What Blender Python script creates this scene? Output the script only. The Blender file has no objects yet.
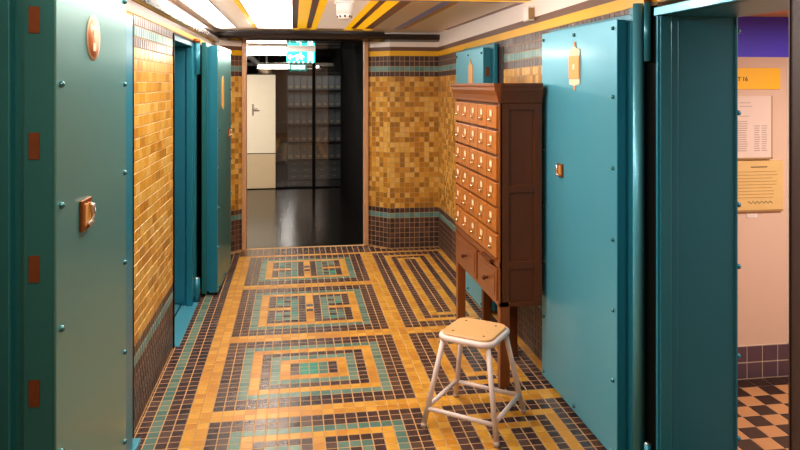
import bpy, bmesh, math, random
from mathutils import Vector, Matrix
random.seed(7)
C = bpy.context.scene.collection
PI = math.pi

# ------------------------------------------------------------------ materials
def lin(h):
    h = h.lstrip('#'); o = []
    for i in (0, 2, 4):
        v = int(h[i:i+2], 16)/255
        o.append(v/12.92 if v <= .04045 else ((v+.055)/1.055)**2.4)
    return tuple(o)+(1,)
def mat(name, col, rough=.5, metal=0, var=0, scale=8, coat=0, bump=0, bscale=40, stretch=None, emit=None, estr=0):
    m = bpy.data.materials.new(name); m.use_nodes = True
    nt = m.node_tree; b = nt.nodes['Principled BSDF']
    c = lin(col)
    b.inputs['Base Color'].default_value = c
    b.inputs['Roughness'].default_value = rough
    b.inputs['Metallic'].default_value = metal
    if coat:
        b.inputs['Coat Weight'].default_value = coat; b.inputs['Coat Roughness'].default_value = .12
    tc = nt.nodes.new('ShaderNodeTexCoord'); src = tc.outputs['Object']
    if stretch:
        mp = nt.nodes.new('ShaderNodeMapping'); mp.inputs['Scale'].default_value = stretch
        nt.links.new(src, mp.inputs['Vector']); src = mp.outputs['Vector']
    if var:
        n = nt.nodes.new('ShaderNodeTexNoise'); n.inputs['Scale'].default_value = scale; n.inputs['Detail'].default_value = 4
        r = nt.nodes.new('ShaderNodeMixRGB'); r.blend_type = 'MIX'
        r.inputs['Color1'].default_value = tuple(x*(1-var) for x in c[:3])+(1,)
        r.inputs['Color2'].default_value = tuple(min(1, x*(1+var)) for x in c[:3])+(1,)
        nt.links.new(src, n.inputs['Vector']); nt.links.new(n.outputs['Fac'], r.inputs['Fac'])
        nt.links.new(r.outputs['Color'], b.inputs['Base Color'])
    if bump:
        n2 = nt.nodes.new('ShaderNodeTexNoise'); n2.inputs['Scale'].default_value = bscale
        bp = nt.nodes.new('ShaderNodeBump'); bp.inputs['Strength'].default_value = bump; bp.inputs['Distance'].default_value = .004
        nt.links.new(src, n2.inputs['Vector']); nt.links.new(n2.outputs['Fac'], bp.inputs['Height'])
        nt.links.new(bp.outputs['Normal'], b.inputs['Normal'])
    if emit:
        b.inputs['Emission Color'].default_value = lin(emit); b.inputs['Emission Strength'].default_value = estr
    return m
M = {}
def dm(k, *a, **kw): M[k] = mat(k, *a, **kw)
# tiles
for i, h in enumerate(('#cf932c', '#c68824', '#d69c38', '#be7e22')): dm('floor_yellow_%d' % i, h, .3, var=.14, scale=18, bump=.15)
for i, h in enumerate(('#4a3431', '#3a2a2b', '#56403a', '#46302f')): dm('floor_dark_%d' % i, h, .24, var=.2, scale=25, bump=.15)
for i, h in enumerate(('#5e7c70', '#4e7268', '#688474')): dm('floor_teal_%d' % i, h, .26, var=.15, scale=25, bump=.15)
dm('floor_green_0', '#2f8a78', .25, var=.15, scale=25); dm('floor_blue_0', '#3f5a74', .25, var=.15, scale=25)
for i, h in enumerate(('#d0983a', '#c88e30', '#dcae5c', '#b47a22', '#d6a448', '#9c6a22')): dm('wall_yellow_%d' % i, h, .3, var=.18, scale=30, bump=.2)
for i, h in enumerate(('#4e342e', '#3e2a28', '#5a4038')): dm('wall_dark_%d' % i, h, .32, var=.15, scale=30, bump=.2)
for i, h in enumerate(('#5f8a86', '#4f807c', '#6d9590')): dm('wall_teal_%d' % i, h, .32, var=.15, scale=30, bump=.2)
dm('grout', '#b9905e', .85, var=.1); dm('wall_grout', '#b89468', .85, var=.1)
dm('stripe_yellow', '#f0b412', .35, var=.05); dm('stripe_brown', '#6a4634', .35, var=.08)
dm('ceil_yellow_glow', '#f0b010', .35, var=.05, emit='#ffb800', estr=.75); dm('ceil_brown', '#946656', .4, var=.08); dm('ceil_blue', '#7c90e0', .4, var=.08)  # yellow bands get a glow of their own to brighten the ceiling
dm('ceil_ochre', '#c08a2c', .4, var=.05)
dm('ceil_cream_glow', '#ecdac6', .3, var=.05, emit='#ffdcc0', estr=.45); dm('ceil_tan', '#ecd6bc', .3, var=.06)  # cream glow is added brightness in the paint, not a lamp
dm('frieze', '#f4e6dc', .45, var=.03)
dm('cornice', '#2a2020', .2, coat=.4)
dm('plaster', '#d8c4b4', .8, var=.04)
# steel
dm('teal', '#1f7a90', .34, .25, var=.06, scale=3, coat=.15)
dm('teal_face', '#52a8c0', .36, .3, var=.05, scale=3, coat=.1)
dm('teal_deep', '#1f748c', .4, .2, var=.06, scale=3)
dm('green_face', '#5f9a98', .33, .55, var=.05, scale=3, coat=.1)
dm('green_deep', '#1a666a', .4, .2, var=.06, scale=3)
dm('rivet', '#4d7f86', .25, .7); dm('black', '#0c0a0a', .45); dm('gap_shade', '#0a0d0d', .6)  # last one: black painted in for the shade of door gaps
dm('bolt_copper', '#7a4628', .4, .6, var=.2, scale=30)
dm('copper', '#a8602e', .3, .8, var=.15, scale=30); dm('brass', '#d9a24a', .28, .8, var=.1, scale=30)
dm('brass_paint', '#e0a050', .4, .2, var=.12, scale=40); dm('label_paper', '#f0d8b8', .6, var=.06, scale=40)
dm('orange_plaque', '#e08a58', .4, .1, var=.2, scale=60); dm('plaque_mark', '#f2c8a4', .5)
dm('nickel', '#d8cec4', .22, .9)
# wood etc
W = (4, 4, .6)
dm('wood', '#82441a', .32, var=.3, scale=7, stretch=(14, 14, 1.2), coat=.25)
dm('wood_front', '#b66c2a', .32, var=.25, scale=7, stretch=(10, 16, 1.5), coat=.25)
dm('wood_dark', '#5c2c0c', .38, var=.25, scale=7, stretch=(14, 14, 1.2))
dm('seat_wood', '#dcaa70', .42, var=.18, scale=6, stretch=(4, 26, 4), coat=.1)
dm('stool_metal', '#ecd6ce', .35, .0, var=.04, coat=.2); dm('screw', '#3a2c22', .4, .6); dm('rubber', '#b9a49a', .7)
dm('frame_wood', '#c8946a', .4, var=.15, scale=10)
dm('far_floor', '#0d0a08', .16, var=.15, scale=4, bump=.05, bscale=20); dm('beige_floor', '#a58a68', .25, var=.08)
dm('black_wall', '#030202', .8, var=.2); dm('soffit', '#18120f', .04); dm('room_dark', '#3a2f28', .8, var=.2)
dm('door_cream', '#ecdcc0', .5, var=.04); dm('door_lower', '#cdb38c', .5, var=.05); dm('archive_grey', '#70767a', .6, var=.12); dm('archive_label', '#a89c88', .6)
dm('shelf_metal', '#2a2725', .5, .4); dm('white_plastic', '#efe8e2', .4); dm('lens_dark', '#403a38', .2)
dm('duct', '#d8cfc6', .4, .3)
dm('peach', '#dcbaa6', .75, var=.03); dm('purple', '#5040e8', .6, var=.05); dm('sign_yellow', '#ffbe12', .5); dm('ink', '#2a2018', .6)
dm('ink_faint', '#b8a09c', .7); dm('poster_pink', '#e6ccc0', .6, var=.04); dm('cert', '#e0b878', .6, var=.08); dm('board_edge', '#a8824e', .6)
dm('plum_tile', '#5a4450', .3, var=.12, scale=20); dm('side_black', '#332019', .35, var=.15); dm('side_terracotta', '#c08a5c', .4, var=.12)
dm('side_grout', '#c9b4a4', .8); dm('jamb_brown', '#3a2620', .5, var=.15)
dm('side_ceiling', '#c49058', .7, var=.05)
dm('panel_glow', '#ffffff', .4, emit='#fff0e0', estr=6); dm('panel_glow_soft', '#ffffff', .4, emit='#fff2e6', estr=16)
dm('tube_glow', '#ffffff', .4, emit='#fff0e0', estr=55.0)
dm('exit_green', '#0f9a8c', .4, emit='#18b8a8', estr=3); dm('exit_white', '#ffffff', .4, emit='#eafffb', estr=7)
for k in ('black_wall', 'gap_shade', 'black', 'wood', 'wood_dark', 'wood_front'): M[k].node_tree.nodes['Principled BSDF'].inputs['Specular IOR Level'].default_value = 0.04 if k in ('black_wall', 'gap_shade', 'black') else .4
def glass():
    m = bpy.data.materials.new('pane_glass'); m.use_nodes = True; nt = m.node_tree; nt.nodes.clear()
    o = nt.nodes.new('ShaderNodeOutputMaterial'); mx = nt.nodes.new('ShaderNodeMixShader'); t = nt.nodes.new('ShaderNodeBsdfTransparent')
    g = nt.nodes.new('ShaderNodeBsdfGlossy'); g.inputs['Roughness'].default_value = .01; t.inputs['Color'].default_value = (.9, .92, .92, 1)
    f = nt.nodes.new('ShaderNodeFresnel'); f.inputs['IOR'].default_value = 2.0
    nt.links.new(f.outputs[0], mx.inputs[0]); nt.links.new(t.outputs[0], mx.inputs[1]); nt.links.new(g.outputs[0], mx.inputs[2]); nt.links.new(mx.outputs[0], o.inputs[0])
    M['glass'] = m
glass()

# ------------------------------------------------------------------ mesh helpers
class MB:
    """collects shapes in world coordinates; build() links them as ONE mesh object"""
    def __init__(self): self.bm = bmesh.new(); self.slots = []
    def si(self, k):
        if k not in self.slots: self.slots.append(k)
        return self.slots.index(k)
    def box(self, x0, x1, y0, y1, z0, z1, k, bev=0, seg=2):
        if x0 > x1: x0, x1 = x1, x0
        if y0 > y1: y0, y1 = y1, y0
        if z0 > z1: z0, z1 = z1, z0
        i = self.si(k); tb = bmesh.new()
        bmesh.ops.create_cube(tb, size=1)
        for v in tb.verts: v.co = Vector(((x0+x1)/2+v.co.x*(x1-x0), (y0+y1)/2+v.co.y*(y1-y0), (z0+z1)/2+v.co.z*(z1-z0)))
        if bev: bmesh.ops.bevel(tb, geom=list(tb.edges), offset=bev, segments=seg, affect='EDGES', profile=.5)
        self._merge(tb, i, smooth=False); return self
    def _merge(self, tb, i, smooth=False, M4=None):
        if M4 is not None: tb.transform(M4)
        tb.normal_update()
        mp = {v: self.bm.verts.new(v.co) for v in tb.verts}
        for f in tb.faces:
            try: nf = self.bm.faces.new([mp[v] for v in f.verts])
            except ValueError: continue
            nf.material_index = i; nf.smooth = smooth
        tb.free()
    def tube(self, p, q, r, k, seg=14, r2=None, smooth=True):
        p, q = Vector(p), Vector(q); d = q-p; tb = bmesh.new()
        bmesh.ops.create_cone(tb, cap_ends=True, segments=seg, radius1=r, radius2=r if r2 is None else r2, depth=d.length)
        R = d.to_track_quat('Z', 'Y').to_matrix().to_4x4()
        self._merge(tb, self.si(k), smooth, Matrix.Translation((p+q)/2) @ R); return self
    def ball(self, c, r, k, sc=(1, 1, 1), seg=12):
        tb = bmesh.new(); bmesh.ops.create_uvsphere(tb, u_segments=seg, v_segments=max(6, seg//2), radius=r)
        self._merge(tb, self.si(k), True, Matrix.Translation(c) @ Matrix.Diagonal((*sc, 1))); return self
    def prism(self, poly, axis, a, b, k):
        """poly: 2D points; extruded along axis ('x','y','z') from a to b"""
        i = self.si(k); tb = bmesh.new()
        def P(u, v, w): return {'x': (w, u, v), 'y': (u, w, v), 'z': (u, v, w)}[axis]
        A = [tb.verts.new(P(u, v, a)) for u, v in poly]; B = [tb.verts.new(P(u, v, b)) for u, v in poly]
        tb.faces.new(A); tb.faces.new(B[::-1]); n = len(poly)
        for j in range(n): tb.faces.new((A[j], B[j], B[(j+1) % n], A[(j+1) % n]))
        bmesh.ops.recalc_face_normals(tb, faces=list(tb.faces)); self._merge(tb, i); return self
    def path(self, pts, r, k, closed=False, seg=10):
        n = len(pts); pts = [Vector(p) for p in pts]; i = self.si(k); rings = []
        for j in range(n):
            a = pts[(j-1) % n] if (closed or j > 0) else pts[j]; b = pts[(j+1) % n] if (closed or j < n-1) else pts[j]
            t = (b-a).normalized(); up = Vector((0, 0, 1)) if abs(t.z) < .9 else Vector((1, 0, 0))
            s = t.cross(up).normalized(); w = s.cross(t)
            rings.append([self.bm.verts.new(pts[j]+(s*math.cos(2*PI*q/seg)+w*math.sin(2*PI*q/seg))*r) for q in range(seg)])
        for j in range(n if closed else n-1):
            A, B = rings[j], rings[(j+1) % n]
            for q in range(seg):
                f = self.bm.faces.new((A[q], B[q], B[(q+1) % seg], A[(q+1) % seg])); f.material_index = i; f.smooth = True
        if not closed:
            for rg in (rings[0], rings[-1]):
                f = self.bm.faces.new(rg); f.material_index = i
        return self
    def tile(self, p, u, v, n, w, h, k, gap=.0022, raise_=.0025, jit=.00035):
        """one raised tile on the plane p + u*w + v*h with normal n"""
        i = self.si(k); p, u, v, n = (Vector(a) for a in (p, u, v, n))
        cs = [(gap, gap), (w-gap, gap), (w-gap, h-gap), (gap, h-gap)]; e = .0015
        ci = [(gap+e, gap+e), (w-gap-e, gap+e), (w-gap-e, h-gap-e), (gap+e, h-gap-e)]
        lo = [self.bm.verts.new(p+u*a+v*b) for a, b in cs]
        hi = [self.bm.verts.new(p+u*a+v*b+n*(raise_+random.uniform(-jit, jit))) for a, b in ci]
        flip = u.cross(v).dot(n) < 0
        fs = [hi]+[[lo[j], lo[(j+1) % 4], hi[(j+1) % 4], hi[j]] for j in range(4)]
        for q in fs:
            f = self.bm.faces.new(q[::-1] if flip else q); f.material_index = i
        return self
    def build(self, name, parent=None, recalc=False):
        me = bpy.data.meshes.new(name)
        if recalc: bmesh.ops.recalc_face_normals(self.bm, faces=list(self.bm.faces))
        if parent is not None:
            off = Vector((0, 0, 0)); p = parent
            while p is not None: off += p.location; p = p.parent
            bmesh.ops.translate(self.bm, verts=list(self.bm.verts), vec=-off)
        self.bm.to_mesh(me); self.bm.free()
        for k in self.slots: me.materials.append(M[k])
        o = bpy.data.objects.new(name, me); C.objects.link(o)
        if parent is not None: o.parent = parent
        return o
def tag(o, label, cat, group=None):
    o['label'] = label; o['category'] = cat
    if group: o['group'] = group
    return o
def thing(name, label, cat, loc, group=None):
    o = bpy.data.objects.new(name, None); C.objects.link(o); o.location = loc; o.empty_display_size = .1
    return tag(o, label, cat, group)
def struct(mb, name, parent=None):
    o = mb.build(name, parent)
    if parent is None: o['kind'] = 'structure'
    return o
def rnd(p, n): return '%s_%d' % (p, random.randrange(n))

# ------------------------------------------------------------------ floor mosaic
U = .055; X0 = -.408; Y0 = 3.582; XL, XR = -.75, 1.45; CZ = 2.17
def fcol(c, r):
    """colour of the floor tile in column c (0 = left edge of the big panels), row r"""
    if r >= 59 or r == 58: return 'dark'
    if c < -2: return {-5: 'teal'}.get(c, 'dark')
    if c in (-2, -1, 19, 20): return 'yellow'
    if c > 20 and not (r < 0 or r < 57): return 'yellow'
    # right field: long concentric rectangles
    if c > 20:
        if -2 <= r < 0 or 17 <= r < 19: return 'yellow'
        lo, hi = (-60, -2) if r < 0 else ((0, 17) if r < 17 else (19, 57))
        cc = c-21
        if cc > 11: return 'yellow'
        d = min(cc, 11-cc, r-lo, hi-1-r)
        return ('dark', 'dark', 'yellow', 'dark', 'yellow')[d] if d < 5 else 'dark'
    if r in (57,): return 'yellow'
    for a in (-2, 17, 38):
        if a <= r < a+2: return 'yellow'
    if 0 <= r < 17:
        d = min(c, 18-c, r, 16-r)
        if d < 7: return ('dark', 'dark', 'teal', 'yellow', 'dark', 'teal', 'yellow')[d]
        return {7: 'dark', 8: 'green', 9: 'green', 10: 'teal', 11: 'dark'}[c]
    lo, hi = (-21, -2) if r < 0 else ((19, 38) if r < 38 else (40, 57))
    if r < -21: return 'dark'
    n = hi-lo; q = r-lo; d = min(c, 18-c, q, n-1-q)
    if d < 4: return ('dark', 'dark', 'teal', 'yellow')[d]
    k = abs(c-9); j = abs(2*q-(n-1))/2          # distance from the centre row
    if k == 0: return 'yellow' if j < .6 or j >= 2 else ('blue' if q > n/2 else 'dark')
    if k == 1 or k == 5 and j >= 1: return 'dark'
    if j < .6: return 'teal' if k == 2 else 'yellow'
    if j < 1.6 or j > 4.6: return 'dark' if k > 2 or j > 4.6 else 'teal'
    if k == 3 and 2.6 < j < 3.6: return 'dark'
    return 'green' if random.random() < .12 else 'teal'
NV = {'yellow': 4, 'dark': 4, 'teal': 3, 'green': 1, 'blue': 1}
fb = MB(); fb.box(XL-.4, XR+.02, -1.3, 7.1, -.06, -.0025, 'grout')
for c in range(-7, 35):
    for r in range(-46, 64):
        a = max(X0+c*U, XL); b = min(X0+(c+1)*U, XR); y = Y0+r*U
        if b-a < .012: continue
        if y+U > 7.1: continue
        if y > 6.80 and (a < -.75+(y+U-6.80)*.94 or b > .96-(y+U-6.85) and y > 6.83): continue
        k = fcol(c, r)
        fb.tile((a, y, -.0025), (1, 0, 0), (0, 1, 0), (0, 0, 1), b-a, U, rnd('floor_'+k, NV[k]), gap=.0028, raise_=.0012)
struct(fb, 'floor')

# ------------------------------------------------------------------ tiled walls
T = .05
def band(row):
    z = row*T+.02
    if row == 6: return 'teal'
    if row < 8: return 'dark'
    return None
def tile_wall(mb, p, u, n, L, bond=False, skip=lambda s, z: False, ytop=1.727, tw=T, top=('dark', 'teal', 'dark', 'dark')):
    """tile bands on a wall strip: p start on the floor, u along, n out; L length"""
    p, u = Vector(p), Vector(u)
    rows = []
    z = .007
    for i in range(8): rows.append((z, .05, 'wall_teal_%d' if i == 6 else 'wall_dark_%d', 3, tw)); z += .05
    nrow = 26; hh = (ytop-z)/nrow
    for i in range(nrow): rows.append((z, hh, 'wall_yellow_%d', 6, tw*2 if bond else tw)); z += hh
    for i, k in enumerate(top): rows.append((z, .0522, 'wall_%s_%%d' % k, 3, tw)); z += .0522
    for j, (z, h, k, n_, w) in enumerate(rows):
        s = -(w/2 if (bond and j % 2) else 0)
        while s < L-.004:
            a = max(0, s); b = min(L, s+w)
            if b-a > .008 and not skip((a+b)/2, z+h/2):
                kk = k % (random.choice((0, 1, 2, 2, 3, 3, 4, 5, 5) if not bond else (0, 0, 1, 1, 2, 3, 4, 4)) if n_ == 6 else random.randrange(n_))
                mb.tile(p+u*a+Vector((0, 0, z)), u, (0, 0, 1), n, b-a, h, kk)
            s += w
def stripes(mb, f):
    """painted stripes above the tiles; f(z0, z1, key) adds one"""
    f(1.936, 1.986, 'stripe_yellow'); f(1.986, 2.026, 'stripe_brown'); f(2.026, CZ, 'frieze')

# right wall: solid with the near doorway (y 1.84..2.60, z < 1.93)
rw = MB()
rw.box(XR, 1.79, -1.3, 1.84, 0, CZ, 'jamb_brown'); rw.box(XR, 1.79, 2.60, 7.2, 0, CZ, 'wall_grout'); rw.box(XR, 1.79, 1.84, 2.60, 1.93, CZ, 'wall_grout')
tile_wall(rw, (XR, 2.72, 0), (0, 1, 0), (-1, 0, 0), 6.86-2.72, skip=lambda s, z: (4.68 < 2.72+s < 6.02 and z < 1.88))
stripes(rw, lambda a, b, k: rw.box(XR-.004, XR, 1.84, 6.86, a, b, k))
for v in rw.bm.verts:
    if v.co.x < XR+.0005 and .3 < v.co.z < 2.1 and v.co.y > 1.84:
        v.co.z += .034*max(0, 6.86-v.co.y)/2.96*min(1, max(0, (v.co.z-.41)/1.3))
struct(rw, 'wall_right')
# left wall with doorway (y 4.50..5.36, z < 1.96)
lw = MB()
lw.box(-1.1, XL, -1.3, 4.50, 0, CZ, 'wall_grout'); lw.box(-1.1, XL, 5.36, 7.2, 0, CZ, 'wall_grout'); lw.box(-1.1, XL, 4.50, 5.36, 1.96, CZ, 'wall_grout')
tile_wall(lw, (XL, 3.40, 0), (0, 1, 0), (1, 0, 0), 1.08, bond=True, ytop=1.826, top=('dark', 'teal', 'dark'))
lw.box(XL, XL+.003, 5.362, 5.90, 0, 1.97, 'gap_shade')  # black sheet over the wall paints the shade behind hinge and leaf
tile_wall(lw, (XL, 5.91, 0), (0, 1, 0), (1, 0, 0), .89, bond=False, ytop=1.826, top=('dark', 'teal', 'dark'))
for a, b, k in ((1.985, 2.012, 'stripe_yellow'), (2.012, 2.036, 'stripe_brown'), (2.036, CZ, 'frieze')): lw.box(XL, XL+.004, -1.2, 6.80, a, b, k)
struct(lw, 'wall_left')
# end wall with splayed jambs around the wide opening
bw = MB()
bw.prism([(1.46, 6.86), (.95, 6.86), (.75, 7.06), (.75, 7.2), (1.46, 7.2)], 'z', 0, CZ, 'wall_grout')
bw.prism([(-.76, 6.80), (-.505, 7.06), (-.505, 7.2), (-.76, 7.2)], 'z', 0, CZ, 'wall_grout')
bw.box(-.75, 1.45, 6.90, 7.2, 2.09, CZ, 'cornice')
q = math.sqrt(.5)
tile_wall(bw, (.95, 6.86, 0), (1, 0, 0), (0, -1, 0), .50)
tile_wall(bw, (.75, 7.06, 0), (q, -q, 0), (-q, -q, 0), .2828)
lu = Vector((.245, .26, 0)).normalized(); ln = Vector((lu.y, -lu.x, 0))
tile_wall(bw, (-.75, 6.80, 0), lu, ln, .355)
def strip3(a, b, k):
    bw.box(.95, 1.45, 6.855, 6.86, a, b, k)
    bw.prism([(.95, 6.86), (.75, 7.06), (.7465, 7.0565), (.9465, 6.8565)], 'z', a, b, k)
    e = ln*.005
    bw.prism([(-.75, 6.80), (-.505, 7.06), (-.505+e.x, 7.06+e.y), (-.75+e.x, 6.80+e.y)], 'z', a, b, k)
stripes(bw, strip3)
struct(bw, 'wall_back')
wn = MB(); wn.box(-1.1, 1.79, -1.4, -1.3, 0, CZ, 'plaster'); struct(wn, 'wall_near')
# cornice mouldings
cb = MB(); cb.prism([(6.80, 2.095), (6.86, 2.075), (6.92, 2.075), (6.92, 2.15), (6.79, 2.15), (6.785, 2.12)], 'x', XL, XR-.004, 'cornice'); struct(cb, 'trim_1')
cl = MB(); cl.prism([(XL, 2.036), (XL+.035, 2.05), (XL+.05, 2.085), (XL+.05, 2.117), (XL, 2.117)], 'y', -1.2, 6.80, 'cornice'); struct(cl, 'trim_2')
# painted jamb posts of the opening
for i, (a, b, c) in enumerate(((-.515, -.468, 7.02), (.704, .752, 7.02))):
    t_ = MB(); t_.box(a, b, c, 7.10, 0, 2.09, 'frame_wood', bev=.006); struct(t_, 'trim_%d' % (3+i))

# ------------------------------------------------------------------ ceiling
ce = MB(); ce.box(-1.1, 1.79, -1.4, 7.2, CZ, CZ+.06, 'ceil_tan')
ST = [(-.745, -.66, 'ceil_tan'), (-.66, -.64, 'ceil_brown'), (-.52, -.37, 'ceil_cream_glow'), (-.37, -.325, 'ceil_yellow_glow'), (-.015, .03, 'ceil_brown'), (.03, .11, 'ceil_yellow_glow'),
      (.11, .155, 'ceil_brown'), (.155, .205, 'ceil_yellow_glow'), (.205, .465, 'ceil_cream_glow'), (.465, .52, 'ceil_yellow_glow'), (.52, .565, 'ceil_brown'), (.565, .65, 'ceil_yellow_glow'),
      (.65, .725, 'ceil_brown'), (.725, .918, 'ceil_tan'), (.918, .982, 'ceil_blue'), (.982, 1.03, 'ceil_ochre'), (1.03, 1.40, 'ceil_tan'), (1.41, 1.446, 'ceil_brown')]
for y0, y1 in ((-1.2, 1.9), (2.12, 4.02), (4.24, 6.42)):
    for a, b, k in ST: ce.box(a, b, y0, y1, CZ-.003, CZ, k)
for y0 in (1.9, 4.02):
    for a, b, k in ((0, .05, 'ceil_yellow_glow'), (.05, .10, 'ceil_brown'), (.10, .17, 'ceil_yellow_glow'), (.17, .22, 'ceil_blue')): ce.box(XL, XR, y0+a, y0+b, CZ-.003, CZ, k)
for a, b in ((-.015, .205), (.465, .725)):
    ce.box(a, b, 6.42, 6.58, CZ-.003, CZ, 'ceil_yellow_glow'); m_ = (a+b)/2; ce.box(m_-.05, m_+.05, 6.45, 6.55, CZ-.004, CZ-.003, 'ceil_brown')
struct(ce, 'ceiling')
# white ceiling panels with an added glow standing in for a brightly lit ceiling
GP = 'ceiling panels with added glow'
for x0, x1, y0, y1, k, lab in ((-.64, -.52, 4.26, 6.40, 'panel_glow', 'narrow white ceiling strip with added glow beside the left wall'),
                               (-.325, -.015, 4.26, 6.40, 'panel_glow_soft', 'wide white ceiling panel with added glow between the yellow and brown stripes')):
    t = thing('ceiling_glow_panel', lab, 'glowing ceiling panel', ((x0+x1)/2, (y0+y1)/2, CZ), GP)
    b = MB(); b.box(x0, x1, y0, y1, CZ-.006, CZ, k, bev=.002, seg=1); b.build('glow_sheet', t)
    b = MB()
    for f in ((x0-.008, x0, y0, y1), (x1, x1+.008, y0, y1)): b.box(*f, CZ-.009, CZ, 'ceil_brown')
    b.build('frame', t)

# ------------------------------------------------------------------ vault doors
def rivet_mesh():
    b = MB(); b.ball((0, 0, 0), .0095, 'rivet', seg=12); o = b.build('rivet'); me = o.data; bpy.data.objects.remove(o); return me
RV = rivet_mesh()
def addrivets(root, pts):
    for p in pts:
        o = bpy.data.objects.new('rivet', RV); C.objects.link(o); o.parent = root; o.location = Vector(p)-root.location
def plate_key(root, x, y, z, s, side=.05):
    """brass keyhole plate with a nickel lever; s = direction out of the door face (+1 = +x)"""
    b = MB(); b.box(x, x+s*.010, y-side, y+side, z-side, z+side, 'copper', bev=.003)
    b.box(x+s*.010, x+s*.012, y-side*.55, y+side*.6, z-side*.7, z+side*.7, 'brass_paint')
    k = b.build('key_plate', root)
    h = MB(); h.path([(x+s*.012, y+.012, z+.026), (x+s*.02, y+.014, z+.024), (x+s*.022, y+.014, z), (x+s*.02, y+.012, z-.024), (x+s*.012, y-.01, z-.03)], .0075, 'nickel'); h.build('lever', k)
def vault_door(lab, fx, s, y0, y1, z0, z1, thick, face, edge, near_free, rot=0, rows=7, rz=None, bolts=False, flange=.022):
    """steel door leaf lying along a side wall; s=-1 faces -x (right wall), s=+1 faces +x (left wall)"""
    root = thing('vault_door', lab, 'vault door', (fx, (y0+y1)/2, z0))
    b = MB(); b.box(fx, fx-s*.006, y0, y1, z0, z1, face, bev=.0015, seg=1); b.build('face_plate', root)
    b = MB(); b.box(fx-s*.006, fx-s*thick*.55, y0+.002, y1-.002, z0+.002, z1-.002, edge)
    b.box(fx-s*thick*.55, fx-s*thick*.72, y0+.012, y1-.012, z0+.012, z1-.012, edge); b.build('door_body', root)
    b = MB(); b.box(fx-s*thick*.72, fx-s*thick, y0-flange, y1+flange, z0, z1+flange, 'teal' if face != 'green_face' else 'green_deep', bev=.003); b.build('flange', root)
    rz = rz or [z0+.04+(z1-z0-.08)*i/(rows-1) for i in range(rows)]
    pts = [(fx+s*.002, yy, z) for z in rz for yy in (y0+.032, y1-.032)]
    pts += [(fx+s*.002, (y0+y1)/2, rz[0]), (fx+s*.002, (y0+y1)/2, rz[-1])]
    addrivets(root, pts)
    if bolts:
        for z in bolts:
            q_ = MB(); q_.box(fx-s*(.040 if face == 'green_face' else .022), fx-s*(.066 if face == 'green_face' else .046), y0-.0015, y0+.004, z-.034, z+.034, 'bolt_copper', bev=.001); q_.build('bolt', root)
    return root
def hinge(root, x, y, zt, zb, r=.024):
    b = MB(); b.tube((x, y, zt-.24), (x, y, zt), r, 'teal', 18); b.tube((x, y, zt), (x, y, zt+.03), r*1.1, 'copper', 18); b.build('hinge_knuckle', root)
    b = MB(); b.tube((x, y, zb), (x, y, zb+.17), r, 'teal', 18); b.tube((x, y, zb+.17), (x, y, zb+.175), r*.8, 'nickel', 18); b.build('hinge_knuckle', root)

# right-hand door, folded back flat against the right wall
d1 = vault_door('large cyan riveted steel door folded flat against right wall, beside wooden card cabinet', 1.37, -1, 2.79, 3.695, .03, 1.93, .074, 'teal_face', 'teal', False,
                rz=[.06, .365, .67, .975, 1.285, 1.595, 1.893])
hinge(d1, 1.428, 2.636, 1.985, .01, .014)
b = MB(); b.tube((1.414, 2.688, .03), (1.414, 2.688, 1.985), .021, 'teal_face', 32); b.box(1.425, 1.443, 2.69, 2.785, .03, 1.975, 'teal'); b.build('hinge_stile', d1)
plate_key(d1, 1.37, 3.415, 1.205, -1, .034)
nm = MB()
pz, py = 1.735, 3.235
nm.prism([(py-.064, pz-.085), (py-.015, pz-.09), (py-.008, pz-.115), (py+.008, pz-.115), (py+.015, pz-.09), (py+.064, pz-.085),
          (py+.064, pz+.085), (py+.018, pz+.095), (py+.008, pz+.125), (py-.008, pz+.125), (py-.018, pz+.095), (py-.064, pz+.085)], 'x', 1.3655, 1.37, 'label_paper')
nm.prism([(py-.012, pz+.1), (py+.012, pz+.1), (py+.006, pz+.124), (py-.006, pz+.124)], 'x', 1.3640, 1.3655, 'orange_plaque')
nm.prism([(py-.012, pz-.092), (py+.012, pz-.092), (py+.006, pz-.114), (py-.006, pz-.114)], 'x', 1.3640, 1.3655, 'orange_plaque')
np_ = nm.build('name_plate', d1)
nm = MB(); nm.box(1.361, 1.3655, py-.062, py+.062, pz-.058, pz+.055, 'brass_paint', bev=.001); nm.box(1.3605, 1.3612, py-.012, py+.012, pz-.012, pz+.014, 'label_paper'); nm.build('nameplate_card', np_)

# left-hand near door
d2 = vault_door('large grey-green riveted steel door in left foreground with round copper plaque', -.60, 1, 1.875, 2.615, .02, 1.975, .143, 'green_face', 'green_deep', True,
                rz=[.055, .375, .695, 1.015, 1.335, 1.65, 1.945], bolts=(.22, .54, .864, 1.18, 1.493, 1.814))
plate_key(d2, -.60, 2.11, 1.275, 1, .045)
b = MB(); b.tube((-.60, 2.20, 1.79), (-.597, 2.20, 1.79), .068, 'plaque_mark', 40); b.tube((-.597, 2.20, 1.79), (-.596, 2.20, 1.79), .058, 'orange_plaque', 40)
b.box(-.596, -.5945, 2.185, 2.215, 1.75, 1.775, 'plaque_mark'); b.box(-.596, -.5945, 2.19, 2.21, 1.79, 1.815, 'plaque_mark'); b.build('round_plaque', d2)
# frame of that doorway on the left wall
fr = MB()
fr.box(-.75, -.715, 2.70, 3.24, 0, 1.955, 'teal', bev=.003); fr.box(-.75, -.70, 3.20, 3.33, 0, .02, 'teal_face', bev=.003)
fr.box(-.75, -.744, 3.24, 3.40, 0, 1.955, 'black')
fr.box(-.75, -.745, 1.80, 2.70, 0, 1.97, 'gap_shade')  # black sheet painted in for the unlit gap behind the door
fo = fr.build('door_frame'); tag(fo, 'teal steel door frame fixed to left wall behind the grey-green door', 'door frame')

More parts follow.
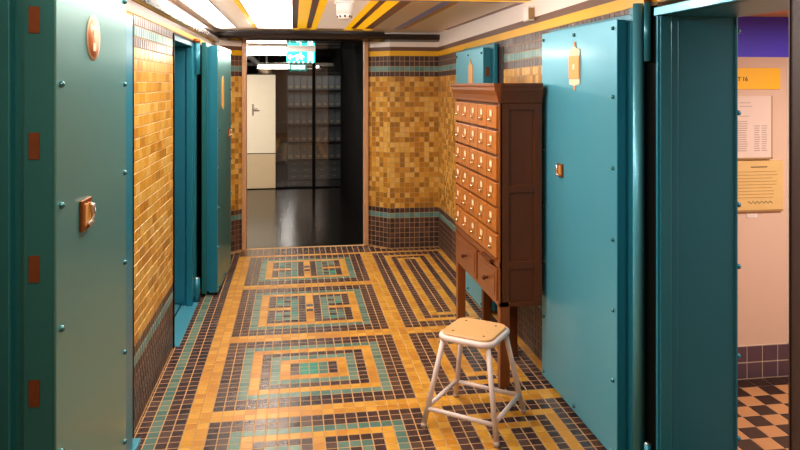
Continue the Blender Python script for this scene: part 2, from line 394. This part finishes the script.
# left far doorway: frame with sill, and its open leaf
fr = thing('door_frame', 'teal steel door frame with painted sill set in the yellow left wall', 'door frame', (-.93, 4.93, 0))
b = MB(); b.box(-1.1, -.745, 5.32, 5.36, 0, 1.96, 'teal'); b.box(-1.1, -.80, 5.30, 5.32, .04, 1.93, 'teal_deep'); b.box(-.79, -.745, 5.295, 5.32, 0, 1.96, 'teal', bev=.004); b.build('far_jamb', fr)
b = MB(); b.box(-1.1, -.76, 4.50, 4.53, 0, 1.96, 'teal'); b.box(-.75, -.742, 4.485, 4.505, 0, 1.97, 'black'); b.build('near_jamb', fr)
b = MB(); b.box(-1.1, -.745, 4.53, 5.32, 1.93, 1.96, 'teal'); b.box(-.75, -.742, 4.50, 5.36, 1.96, 1.975, 'black'); b.build('head', fr)
b = MB(); b.box(-1.1, -.83, 4.53, 5.32, 0, .016, 'teal_face'); b.box(-.83, -.715, 4.50, 5.40, 0, .006, 'teal_face', bev=.002); b.box(-.835, -.828, 4.53, 5.32, .014, .017, 'black'); b.build('sill', fr)
b = MB(); b.box(-1.1, -1.09, 4.53, 5.32, 0.016, 1.93, 'gap_shade'); b.build('back_or_shade_panel', fr)  # black panel standing in for the dark depth of the doorway
d3 = vault_door('open teal steel door leaf beyond the left doorway, near the end wall', -.575, 1, 5.55, 6.35, .02, 1.955, .12, 'green_face', 'teal', False, rows=7)
hinge(d3, -.712, 5.40, 1.965, .01, .026)
b = MB(); b.box(-.74, -.72, 5.37, 5.45, .05, 1.9, 'teal'); b.build('hinge_strap', d3)
plate_key(d3, -.575, 6.20, 1.225, 1, .04)
b = MB(); z = 1.575; y = 5.82
b.prism([(y-.045, z-.10), (y, z-.13), (y+.045, z-.10), (y+.045, z+.10), (y, z+.14), (y-.045, z+.10)], 'x', -.575, -.569, 'brass_paint'); b.build('name_plate', d3)
d3.rotation_euler.z = -math.radians(2.0)

# right doorway near the viewer: deep frame
fr = thing('door_frame', 'deep teal steel door frame of the open doorway at right', 'door frame', (1.62, 2.22, 0))
b = MB(); b.box(1.452, 1.80, 2.595, 2.60, 0, 1.93, 'teal_deep'); b.box(1.452, 1.50, 2.575, 2.595, 0, 1.93, 'teal', bev=.003); b.box(1.50, 1.535, 2.585, 2.595, 0, 1.93, 'teal_deep', bev=.003)
b.box(1.445, 1.45, 2.60, 2.735, .0, 1.97, 'gap_shade'); b.box(1.445, 1.452, 2.585, 2.60, 0, 1.93, 'teal'); b.build('far_jamb', fr)  # hinge-side black plate paints the shaded gap over the wall
b = MB(); b.box(1.452, 1.80, 1.84, 2.595, 1.925, 1.93, 'teal_deep'); b.box(1.435, 1.47, 1.84, 2.60, 1.925, 1.96, 'teal_face', bev=.003); b.build('head', fr)
b = MB(); b.box(1.79, 1.80, 2.59, 2.72, 0, 2.0, 'teal_deep', bev=.002); b.build('inner_plate', fr)
for z in (.187, .528, .898, 1.153, 1.532, 1.87):
    b = MB(); b.tube((1.80, 2.606, z), (1.818, 2.606, z), .011, 'teal_deep', 14); b.build('bolt_head', fr)
b = MB(); b.box(1.446, 1.80, 1.84, 1.845, 0, 1.93, 'jamb_brown'); b.build('near_jamb', fr)

# third door on the right, standing behind the cabinet
d4 = vault_door('cyan steel door standing ajar behind the card cabinet', 1.335, -1, 4.79, 5.62, .03, 1.915, .10, 'teal_face', 'teal', True, rows=7, bolts=(.35, .75, 1.25, 1.74), flange=.03)
b = MB(); z = 1.73; y = 5.13
b.prism([(y-.06, z-.13), (y+.06, z-.13), (y+.06, z+.06), (y+.015, z+.08), (y, z+.115), (y-.015, z+.08), (y-.06, z+.06)], 'x', 1.330, 1.335, 'brass_paint'); b.build('name_plate', d4)
b = MB(); b.box(1.445, 1.45, 4.66, 6.04, 0, 1.915, 'jamb_brown'); tag(b.build('door_frame'), 'dark brown surround and painted shadow on right wall behind cyan door and card cabinet', 'door frame')  # near strip of the surround paints the door's shadow on the tiles

# ------------------------------------------------------------------ card catalogue cabinet
cx0, cx1, cy0, cy1 = 1.104, 1.34, 3.615, 4.65
cab = thing('card_catalogue', 'tall wooden card catalogue cabinet with small brass-pulled drawers on legs', 'card cabinet', ((cx0+cx1)/2, (cy0+cy1)/2, 0))
for (x, y) in ((cx0, cy0), (cx0, cy1-.055), (cx1-.055, 4.03), (cx1-.055, cy1-.055)):
    b = MB(); b.box(x, x+.055, y, y+.055, 0, .47, 'wood' if x == cx0 else 'wood_dark', bev=.003); b.build('leg', cab)
b = MB()
b.box(cx0+.008, cx1-.006, cy0+.010, cy1-.01, .455, 1.55, 'wood_dark')                      # carcass core
for a, c in ((cy0, cy0+.012), (cy1-.012, cy1)):
    b.box(cx0, cx0+.05, a, c, .44, 1.55, 'wood_dark', bev=.002); b.box(cx1-.045, cx1, a, c, .44, 1.55, 'wood_dark', bev=.002)
    for z0, z1 in ((.44, .462), (.645, .685), (1.06, 1.10), (1.51, 1.55)): b.box(cx0+.05, cx1-.045, a, c, z0, z1, 'wood_dark', bev=.002)
for y in (cy0, cy1-.026): b.box(cx0-.004, cx0+.012, y, y+.026, .44, 1.55, 'wood', bev=.002)
b.box(cx0-.006, cx0+.012, cy0, cy1, .650, .686, 'wood', bev=.003)                        # rail between the two drawer banks
b.box(cx0-.004, cx0+.012, cy0, cy1, .44, .462, 'wood', bev=.002)
b.build('carcass', cab)
b = MB(); prof = [(0, 1.545), (.012, 1.55), (.014, 1.565), (.020, 1.59), (.028, 1.61), (.032, 1.615), (.032, 1.632), (.036, 1.642), (.036, 1.656), (0, 1.656)]
b.prism([(cx0-d, z) for d, z in prof]+[], 'y', cy0-.004, cy1+.012, 'wood')
b.prism([(cy0-d*.5+.0, z) for d, z in prof], 'x', cx0-.0, cx1, 'wood_dark')
b.box(cx0, cx1, cy0, cy1+.01, 1.545, 1.656, 'wood_dark'); b.build('cornice', cab)
b = MB(); b.box(cx0-.03, cx0+.02, 3.72, 3.90, .656, .676, 'wood_dark', bev=.003); b.build('pull_out_board', cab)
rows, cols = 6, 5; zb, zt = .69, 1.54; ya, yb = cy0+.03, cy1-.03
rh = (zt-zb)/rows; cw = (yb-ya)/cols
proto = None
for r in range(rows):
    for c in range(cols):
        y = ya+cw*(c+.5); z = zb+rh*(r+.5)
        if proto is None:
            b = MB(); b.box(cx0-.014, cx0+.006, -cw/2+.005+y, cw/2-.005+y, z-rh/2+.008, z+rh/2-.008, 'wood_front', bev=.003)
            dr = b.build('drawer', None); me_dr = dr.data
            bmesh_off = Vector((cx0, y, z)); me_dr.transform(Matrix.Translation(-bmesh_off)); dr.parent = cab; dr.location = bmesh_off-cab.location
            b = MB()
            x = -.014
            b.box(x-.003, x, -.026, .026, -.002, .040, 'brass', bev=.001); b.box(x-.004, x-.0028, -.020, .020, .004, .034, 'label_paper')
            lh = b.build('label_holder'); lh.parent = dr
            b = MB(); b.box(x-.003, x, -.012, .012, -.03, -.004, 'brass', bev=.001); b.tube((x, 0, -.016), (x-.008, 0, -.016), .006, 'brass', 12); b.ball((x-.012, 0, -.018), .0115, 'nickel', (.7, 1, .8)); 
            kb = b.build('knob'); kb.parent = dr
            proto = (dr, lh, kb)
        else:
            dr = proto[0].copy(); C.objects.link(dr); dr.parent = cab; dr.location = Vector((cx0, y, z))-cab.location
            for ch in proto[1:]:
                k_ = ch.copy(); C.objects.link(k_); k_.parent = dr
for y0, y1 in ((3.645, 4.035), (4.075, 4.60)):
    b = MB(); b.box(cx0-.012, cx0+.006, y0, y1, .468, .642, 'wood', bev=.004); b.box(cx0-.015, cx0-.011, y0+.03, y1-.03, .49, .62, 'wood', bev=.003); o = b.build('drawer', cab)
    b = MB(); m_ = (y0+y1)/2-.03; b.tube((cx0-.014, m_, .553), (cx0-.03, m_, .553), .008, 'wood_dark', 14); b.ball((cx0-.038, m_, .553), .016, 'wood_dark', (.75, 1, 1)); b.build('knob', o)

# ------------------------------------------------------------------ stool
st = thing('stool', 'low square stool with light wooden seat on pale pink tubular frame', 'stool', (.878, 3.302, 0))
ang = math.radians(-37.7); e1 = Vector((math.cos(ang), math.sin(ang), 0)); e2 = Vector((-e1.y, e1.x, 0)); ctr = Vector((.878, 3.302, 0))
def sp(a, b, z): return ctr+e1*a+e2*b+Vector((0, 0, z))
def rrect(h, r, z, n=7):
    out = []
    for k, (sx, sy) in enumerate(((1, 1), (-1, 1), (-1, -1), (1, -1))):
        for i in range(n):
            t = PI/2*k+PI/2*i/(n-1); out.append(sp(sx*(h-r)+r*math.cos(t), sy*(h-r)+r*math.sin(t), z))
    return out
b = MB(); i = b.si('seat_wood'); rings = [[b.bm.verts.new(p) for p in rrect(h, r, z)] for h, r, z in ((.126, .045, .434), (.130, .05, .438), (.130, .05, .447), (.127, .047, .450), (.10, .035, .450))]
for A, B in zip(rings, rings[1:]):
    for j in range(len(A)): b.bm.faces.new((A[j], A[(j+1) % len(A)], B[(j+1) % len(A)], B[j]))
b.bm.faces.new(rings[-1]); b.bm.faces.new(rings[0][::-1]); seat = b.build('seat', st)
for sx, sy in ((1, 1), (-1, 1), (1, -1), (-1, -1)):
    b = MB(); p = sp(sx*.08, sy*.08, .4498); b.tube(p, p+Vector((0, 0, .0012)), .006, 'screw', 12); b.build('screw', seat)
b = MB(); b.path(rrect(.134, .052, .426), .0145, 'stool_metal', closed=True, seg=12); b.build('seat_frame', st, recalc=True)
def leg_at(sx, sy, z):
    t = 1-z/.426; o = .113+(.188-.113)*t; return sp(sx*o, sy*o, z)
for sx, sy in ((1, 1), (-1, 1), (1, -1), (-1, -1)):
    b = MB(); b.tube(leg_at(sx, sy, .018), leg_at(sx, sy, .424), .0125, 'stool_metal', 16); o = b.build('leg', st)
    b = MB(); b.tube(leg_at(sx, sy, 0.0), leg_at(sx, sy, .02), .0135, 'rubber', 16); b.build('foot', o)
for (p, q_, z) in (((-1, -1), (1, -1), .088), ((-1, 1), (1, 1), .088), ((-1, -1), (-1, 1), .096), ((1, -1), (1, 1), .096)):
    b = MB(); b.tube(leg_at(*p, z), leg_at(*q_, z), .0105, 'stool_metal', 14); b.build('stretcher', st)

# ------------------------------------------------------------------ small fittings
sm = thing('ceiling_detector', 'white cylindrical detector hanging from the striped ceiling', 'detector', (.31, 4.30, CZ))
b = MB(); b.tube((.31, 4.30, 2.085), (.31, 4.30, CZ-.003), .05, 'white_plastic', 28); b.tube((.31, 4.30, CZ-.02), (.31, 4.30, CZ-.003), .062, 'white_plastic', 28); b.build('housing', sm)
b = MB(); b.tube((.31, 4.30, 2.055), (.31, 4.30, 2.085), .032, 'white_plastic', 28, r2=.048)
for k in range(8): b.ball((.31+.041*math.cos(k*PI/4), 4.30+.041*math.sin(k*PI/4), 2.072), .008, 'lens_dark', seg=8)
b.build('sensor_head', sm)
ws = thing('wall_sensor', 'small white box sensor high on the right wall above the yellow stripe', 'sensor', (XR, 4.06, 2.08))
b = MB(); b.box(XR-.052, XR-.004, 4.02, 4.10, 2.035, 2.125, 'white_plastic', bev=.006); b.build('housing', ws)
b = MB(); b.box(XR-.046, XR-.01, 4.016, 4.0205, 2.045, 2.115, 'board_edge', bev=.002); b.build('lens', ws)

# ------------------------------------------------------------------ room beyond the end opening
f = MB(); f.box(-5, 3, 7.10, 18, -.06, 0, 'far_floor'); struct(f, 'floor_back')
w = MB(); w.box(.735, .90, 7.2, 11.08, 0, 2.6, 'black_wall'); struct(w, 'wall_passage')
w = MB(); w.box(-5, 3, 18, 18.1, 0, 2.8, 'room_dark'); struct(w, 'wall_far')
w = MB(); w.box(-5.1, -5, 7.2, 18.1, 0, 2.8, 'plaster'); struct(w, 'wall_far_left')
w = MB(); w.box(3, 3.1, 7.2, 18.1, 0, 2.8, 'room_dark'); struct(w, 'wall_far_right')
w = MB(); w.box(-5, -.75, 7.1, 7.2, 0, 2.8, 'plaster'); struct(w, 'wall_passage_left')
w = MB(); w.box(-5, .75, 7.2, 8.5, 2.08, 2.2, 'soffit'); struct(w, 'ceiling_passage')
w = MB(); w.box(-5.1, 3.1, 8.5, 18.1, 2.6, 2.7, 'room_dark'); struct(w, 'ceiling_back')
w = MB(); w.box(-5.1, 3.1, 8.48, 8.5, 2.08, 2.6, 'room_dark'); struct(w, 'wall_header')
dr = MB(); dr.box(-.98, -.29, 11.07, 11.12, .565, 1.80, 'door_cream', bev=.003); dr.box(-.98, -.29, 11.07, 11.12, .012, .552, 'door_lower', bev=.003); dr.box(-.98, -.295, 11.08, 11.11, 0, 1.79, 'black'); d_ = struct(dr, 'door_1')
dr = MB(); dr.box(-.655, -.625, 11.062, 11.07, 1.16, 1.34, 'nickel', bev=.002); dr.tube((-.64, 11.062, 1.27), (-.64, 11.02, 1.27), .010, 'nickel'); dr.box(-.645, -.56, 11.012, 11.026, 1.26, 1.28, 'nickel', bev=.003); dr.build('door_handle', d_)
# glass partition
gp = thing('glass_partition', 'black framed glass partition across the far room in front of archive shelves', 'glass partition', (-.4, 11.1, 0))
b = MB(); b.box(.285, .335, 11.07, 11.12, 0, 2.6, 'black'); b.build('post', gp)
b = MB(); b.box(-.285, .74, 11.08, 11.12, 0, .02, 'black'); b.box(-2.5, .74, 11.08, 11.12, 2.55, 2.6, 'black'); b.build('rail', gp)
b = MB(); b.box(-.285, .285, 11.098, 11.102, .03, 2.55, 'glass'); b.build('pane', gp)
b = MB(); b.box(-2.5, -.285, 11.098, 11.102, 1.82, 2.55, 'glass'); b.build('pane', gp)
b = MB(); b.box(-2.5, -.285, 11.08, 11.12, 1.80, 1.82, 'black'); b.build('rail', gp)
b = MB(); b.box(.335, .74, 11.098, 11.102, .03, 2.55, 'glass'); b.build('pane', gp)
# lamp, duct
lp = thing('fluorescent_lamp', 'bright white fluorescent lamp fixed crosswise under the dark ceiling left of the exit sign', 'lamp', (-.4, 7.68, 2.08))
b = MB(); b.box(-.74, -.075, 7.65, 7.71, 2.055, 2.08, 'white_plastic', bev=.004); b.build('lamp_housing', lp)
b = MB(); b.tube((-.74, 7.68, 2.012), (-.085, 7.68, 2.012), .042, 'tube_glow', 18); b.build('lamp_tube', lp)
b = MB(); b.path([(-1.05, 12.6, 2.16), (-.78, 12.7, 2.14), (-.62, 12.8, 1.98), (-.5, 12.9, 1.86)], .055, 'duct'); b.tube((-2, 12.62, 2.16), (-1.0, 12.62, 2.16), .055, 'duct'); b.tube((-.5, 12.9, 1.8), (-.5, 12.9, 2.598), .02, 'duct')
tag(b.build('air_duct'), 'pale bent air duct under the far room ceiling above the cream door', 'duct')
ct = thing('cable_tray', 'straight pale cable tray across the far room behind the glass', 'cable tray', (-.85, 14.23, 2.6))
b = MB(); b.box(-2.5, .8, 14.2, 14.26, 2.02, 2.09, 'duct', bev=.01); b.build('tray', ct)
for x in (-2, -.7, .4):
    b = MB(); b.tube((x, 14.23, 2.08), (x, 14.23, 2.6), .008, 'duct', 8); b.build('hanger', ct)
# exit sign
ex = thing('exit_sign', 'green glowing exit sign with running man hung at the end opening', 'exit sign', (.08, 8.4, 2.08))
b = MB(); b.box(-.095, .255, 8.385, 8.42, 2.045, 2.08, 'white_plastic'); b.build('holder', ex)
b = MB(); b.box(-.09, .25, 8.392, 8.408, 1.915, 2.05, 'exit_green', bev=.002); b.build('panel', ex)
b = MB(); b.box(-.06, .22, 8.4085, 8.411, 1.945, 2.03, 'exit_white'); b.build('rear_pictogram', ex)
b = MB(); yy = 8.391; a_ = (yy-.003, yy+.001)
b.box(.16, .225, *a_, 1.935, 2.035, 'exit_white')                                        # doorway
b.ball((.075, yy, 2.022), .013, 'exit_white', (1, .2, 1))
b.prism([(.05, 2.008), (.085, 2.008), (.075, 1.975), (.105, 1.955), (.10, 1.944), (.06, 1.966), (.035, 1.935), (.02, 1.94), (.05, 1.985), (.03, 1.978), (.012, 1.995), (.006, 1.988), (.028, 1.966)], 'y', *a_, 'exit_white')
b.prism([(.085, 2.006), (.12, 1.982), (.115, 1.974), (.083, 1.99)], 'y', *a_, 'exit_white')
b.prism([(-.075, 1.98), (-.045, 2.015), (-.045, 1.99), (-.01, 1.99), (-.01, 1.97), (-.045, 1.97), (-.045, 1.945)], 'y', *a_, 'exit_white'); b.build('pictogram', ex)
for k in range(6):
    b = MB(); b.ball((-.06+k*.056, 8.395, 1.915), .008, 'exit_white', seg=8); b.build('indicator_lamp', ex)
# archive shelving and boxes
sx0, sx1, sy, sz = -.13, .83, 12.0, 1.86
sh = thing('archive_shelf', 'dark metal archive shelving full of grey boxes behind the glass', 'shelf', ((sx0+sx1)/2, 12.2, 0))
lv = [.36+.30*i for i in range(6)]
b = MB()
for z in lv: b.box(sx0, sx1, 12.0, 12.4, z-.02, z, 'shelf_metal')
b.build('shelf_boards', sh)
for x in (sx0-.01, (sx0+sx1)/2-.01, sx1-.01):
    b = MB(); b.box(x, x+.02, 12.0, 12.4, 0, 1.86, 'shelf_metal'); b.build('upright', sh)
b = MB(); b.box(sx0, sx1, 12.385, 12.4, 0, 1.86, 'shelf_metal'); b.build('back_or_shade_panel', sh)
def box_mesh():
    b = MB(); b.box(-.052, .052, 0, .30, 0, .25, 'archive_grey', bev=.003, seg=1); b.box(-.03, .03, -.003, 0, .03, .065, 'archive_label'); o = b.build('archive_box'); me = o.data; bpy.data.objects.remove(o); return me
BX = box_mesh()
rown = ['lowest', 'second lowest', 'middle', 'second highest', 'top']
for i, z in enumerate(lv[:5]):
    for bay in range(2):
        for k in range(4):
            o = bpy.data.objects.new('archive_box', BX); C.objects.link(o)
            x0 = sx0+bay*.48+.017; o.location = (x0+.055+k*.112, 12.03, z)
            tag(o, 'upright grey archive box on the %s shelf row, %s of the black post' % (rown[i], 'right' if bay else 'left'), 'archive box', 'archive boxes on the %s row %s bay' % (rown[i], 'right' if bay else 'left'))
for bay in range(2):
    for k in range(3):
        b = MB(); x0 = sx0+bay*.48+.02; z = .01+k*.11
        b.box(x0, x0+.43, 12.02, 12.35, z, z+.10, 'archive_grey', bev=.004, seg=1)
        for d in (.11, .32): b.box(x0+d-.03, x0+d+.03, 12.016, 12.02, z+.045, z+.062, 'archive_label')
        tag(b.build('flat_archive_box'), '%s flat grey archive box at the shelf bottom, %s of the black post' % (('bottom', 'middle', 'upper')[k], 'right' if bay else 'left'), 'archive box', 'flat boxes at the shelf bottom')
b = MB()
for z in (.25, .6, .95, 1.3, 1.65): b.box(-.36, -.15, 12.5, 12.8, z-.02, z, 'shelf_metal')
b.box(-.37, -.355, 12.5, 12.8, 0, 1.7, 'shelf_metal'); b.box(-.155, -.14, 12.5, 12.8, 0, 1.7, 'shelf_metal')
tag(b.build('narrow_shelf'), 'narrow dark shelf rack left of the archive shelving', 'shelf')

# ------------------------------------------------------------------ side room at right
SY = 3.53
f = MB(); f.box(1.80, 4, .2, SY, -.06, -.002, 'side_grout'); f.box(1.45, 1.80, 1.84, 2.6, -.06, -.001, 'side_black')
n = .1
for i in range(24):
    for j in range(34):
        x = 1.80+i*n; y = SY-(j+1)*n
        if y < .2 or x+n > 4.01: continue
        k = 'side_black' if ((i+j) % 2 == 0 or j == 0) else 'side_terracotta'
        f.tile((x, y, -.002), (1, 0, 0), (0, 1, 0), (0, 0, 1), n, n, k, gap=.0012, raise_=.002)
struct(f, 'floor_side')
w = MB(); w.box(1.79, 4, SY, SY+.1, 0, 1.803, 'peach'); w.box(1.79, 4, SY, SY+.1, 1.803, 2.05, 'purple'); w.box(2.758, 2.772, SY-.004, SY, .19, 1.803, 'frieze'); struct(w, 'wall_side')
w = MB(); w.box(4, 4.1, .1, SY+.1, 0, 2.05, 'peach'); w.box(1.79, 4, .1, .2, 0, 2.05, 'peach'); w.box(1.79, 1.80, .2, 1.84, 0, 2.05, 'peach'); w.box(1.79, 1.80, 2.72, SY, 0, 2.05, 'peach'); struct(w, 'wall_side_rest')
w = MB(); w.box(1.79, 4.1, .1, SY+.1, 2.03, 2.10, 'side_ceiling'); struct(w, 'ceiling_side')
sk = MB(); sk.box(1.80, 4, SY-.006, SY, 0, .187, 'side_grout')
x = 1.80+.04
while x < 3.95:
    for z in (.003, .095): sk.tile((x, SY-.006, z), (1, 0, 0), (0, 0, 1), (0, -1, 0), .095, .09, 'plum_tile', gap=.002)
    x += .095
struct(sk, 'baseboard_side')
def text_mesh(s, size, loc, k, name, parent):
    cu = bpy.data.curves.new(name, 'FONT'); cu.body = s; cu.size = size; cu.align_x = 'RIGHT'; cu.extrude = .0006; cu.offset = .0004
    o = bpy.data.objects.new(name, cu); C.objects.link(o); bpy.context.view_layer.update()
    me = bpy.data.meshes.new_from_object(o.evaluated_get(bpy.context.evaluated_depsgraph_get())); bpy.data.objects.remove(o)
    me.transform(Matrix.Rotation(PI/2, 4, 'X')); me.materials.clear(); me.materials.append(M[k])
    t = bpy.data.objects.new(name, me); C.objects.link(t); t.parent = parent; t.location = Vector(loc)-parent.location; return t
s1 = thing('wall_sign', 'yellow rectangular sign with black lettering on the peach wall of side room', 'sign', (2.55, SY, 1.68))
b = MB(); b.box(2.36, 2.712, SY-.006, SY, 1.622, 1.742, 'sign_yellow', bev=.001, seg=1); b.build('board', s1)
text_mesh('AT 16', .034, (2.510, SY-.0065, 1.668), 'ink', 'lettering', s1)
p1 = thing('poster', 'pale pink printed sheet with columns of small text below the yellow sign', 'poster', (2.5, SY, 1.4))
b = MB(); b.box(2.32, 2.645, SY-.02, SY, 1.24, 1.585, 'poster_pink', bev=.001, seg=1); b.box(2.645, 2.652, SY-.02, SY, 1.232, 1.585, 'board_edge'); b.box(2.32, 2.652, SY-.02, SY, 1.232, 1.24, 'board_edge'); b.build('board', p1)
b = MB()
for c0, c1 in ((2.34, 2.42), (2.435, 2.50), (2.54, 2.575), (2.585, 2.62)):
    for k in range(14):
        z = 1.44-k*.0125
        if c0 > 2.5 and z > 1.42: continue
        w_ = (c1-c0)*random.uniform(.75, 1); b.box(c0, c0+w_, SY-.0208, SY-.02, z, z+.005, 'ink_faint')
for z in (1.545, 1.525, 1.47): b.box(2.45, 2.45+random.uniform(.05, .1), SY-.0208, SY-.02, z, z+.004, 'ink_faint')
b.build('print', p1)
p2 = thing('poster', 'yellowed certificate with handwritten lines below the pale pink sheet', 'poster', (2.55, SY, 1.08))
b = MB(); b.box(2.34, 2.718, SY-.018, SY, .947, 1.222, 'cert', bev=.001, seg=1); b.box(2.34, 2.722, SY-.016, SY, .938, .947, 'board_edge'); b.build('board', p2)
b = MB(); b.box(2.52, 2.62, SY-.0188, SY-.018, 1.185, 1.19, 'ink')
for k in range(9):
    z = 1.16-k*.018; b.box(2.36, 2.69-random.uniform(0, .05), SY-.0188, SY-.018, z, z+.0028, 'board_edge')
b.path([(2.50+.008*k, SY-.0182, .99+.008*math.sin(k*1.9)) for k in range(20)], .0016, 'ink', seg=5); b.build('print', p2)
b = MB(); b.box(2.505, 2.57, SY-.004, SY, .903, .922, 'frieze'); b.box(2.51, 2.56, SY-.0045, SY-.004, .911, .914, 'ink_faint')
tag(b.build('caption_card'), 'tiny white caption card under the yellowed certificate', 'caption card')

# ------------------------------------------------------------------ lights
def area(name, loc, rot, sx, sy, e, col):
    l = bpy.data.lights.new(name, 'AREA'); l.shape = 'RECTANGLE'; l.size = sx; l.size_y = sy; l.energy = e; l.color = col
    o = bpy.data.objects.new(name, l); C.objects.link(o); o.location = loc; o.rotation_euler = rot; return o
def point(name, loc, e, col, r=.08):
    l = bpy.data.lights.new(name, 'POINT'); l.energy = e; l.color = col; l.shadow_soft_size = r
    o = bpy.data.objects.new(name, l); C.objects.link(o); o.location = loc; return o
area('corridor_fill', (.2, 1.2, 2.12), (0, 0, 0), 1.2, .3, 13, (1, .9, .8))  # unseen fill added over the viewer's end of the corridor
area('back_room_fill', (-1.3, 9.2, 2.45), (0, 0, 0), 1.2, .4, 120, (1, .93, .85))  # unseen fill put in to brighten the cream door
area('far_room_fill', (.1, 11.6, 2.55), (0, 0, 0), 1.6, .3, 16, (1, .92, .82))  # added fill for the archive boxes, no fixture there
area('side_room_lamp', (2.9, 2.3, 2.0), (0, 0, 0), .5, .5, 42, (1, .91, .8))
area('ceiling_panel_lamp', (-.17, 3.07, 2.164), (0, 0, 0), .31, 1.86, 28, (1, .95, .9))  # unseen fill where the wide glowing panel would run on
area('near_strip_fill', (-.58, 3.07, 2.164), (0, 0, 0), .12, 1.86, 5, (1, .94, .87))  # added light continuing the narrow glowing strip out of view
area('cove_lamp', (-.692, 3.3, 2.135), (0, -math.radians(100), 0), .03, 6.6, 36, (1, .94, .9))
point('corridor_top_fill', (.62, 3.55, 2.115), 18, (1, .93, .87), .03)  # bare point light added to brighten the upper door and ceiling
w = bpy.data.worlds.new('world'); bpy.context.scene.world = w; w.use_nodes = True
w.node_tree.nodes['Background'].inputs[0].default_value = (.01, .01, .01, 1)

# ------------------------------------------------------------------ camera
cam = bpy.data.cameras.new('camera'); co = bpy.data.objects.new('camera', cam); C.objects.link(co)
co.location = (0, 0, 1.65); co.rotation_euler = (PI/2, 0, -.1522)
cam.sensor_width = 36; cam.lens = 690.4/800*36; cam.shift_y = -(225-84.3)/800; cam.clip_start = .05
S = bpy.context.scene; S.camera = co
S.view_settings.view_transform = 'Standard'; S.view_settings.look = 'None'; S.view_settings.exposure = 0; S.view_settings.gamma = 1
S.view_settings.use_curve_mapping = False
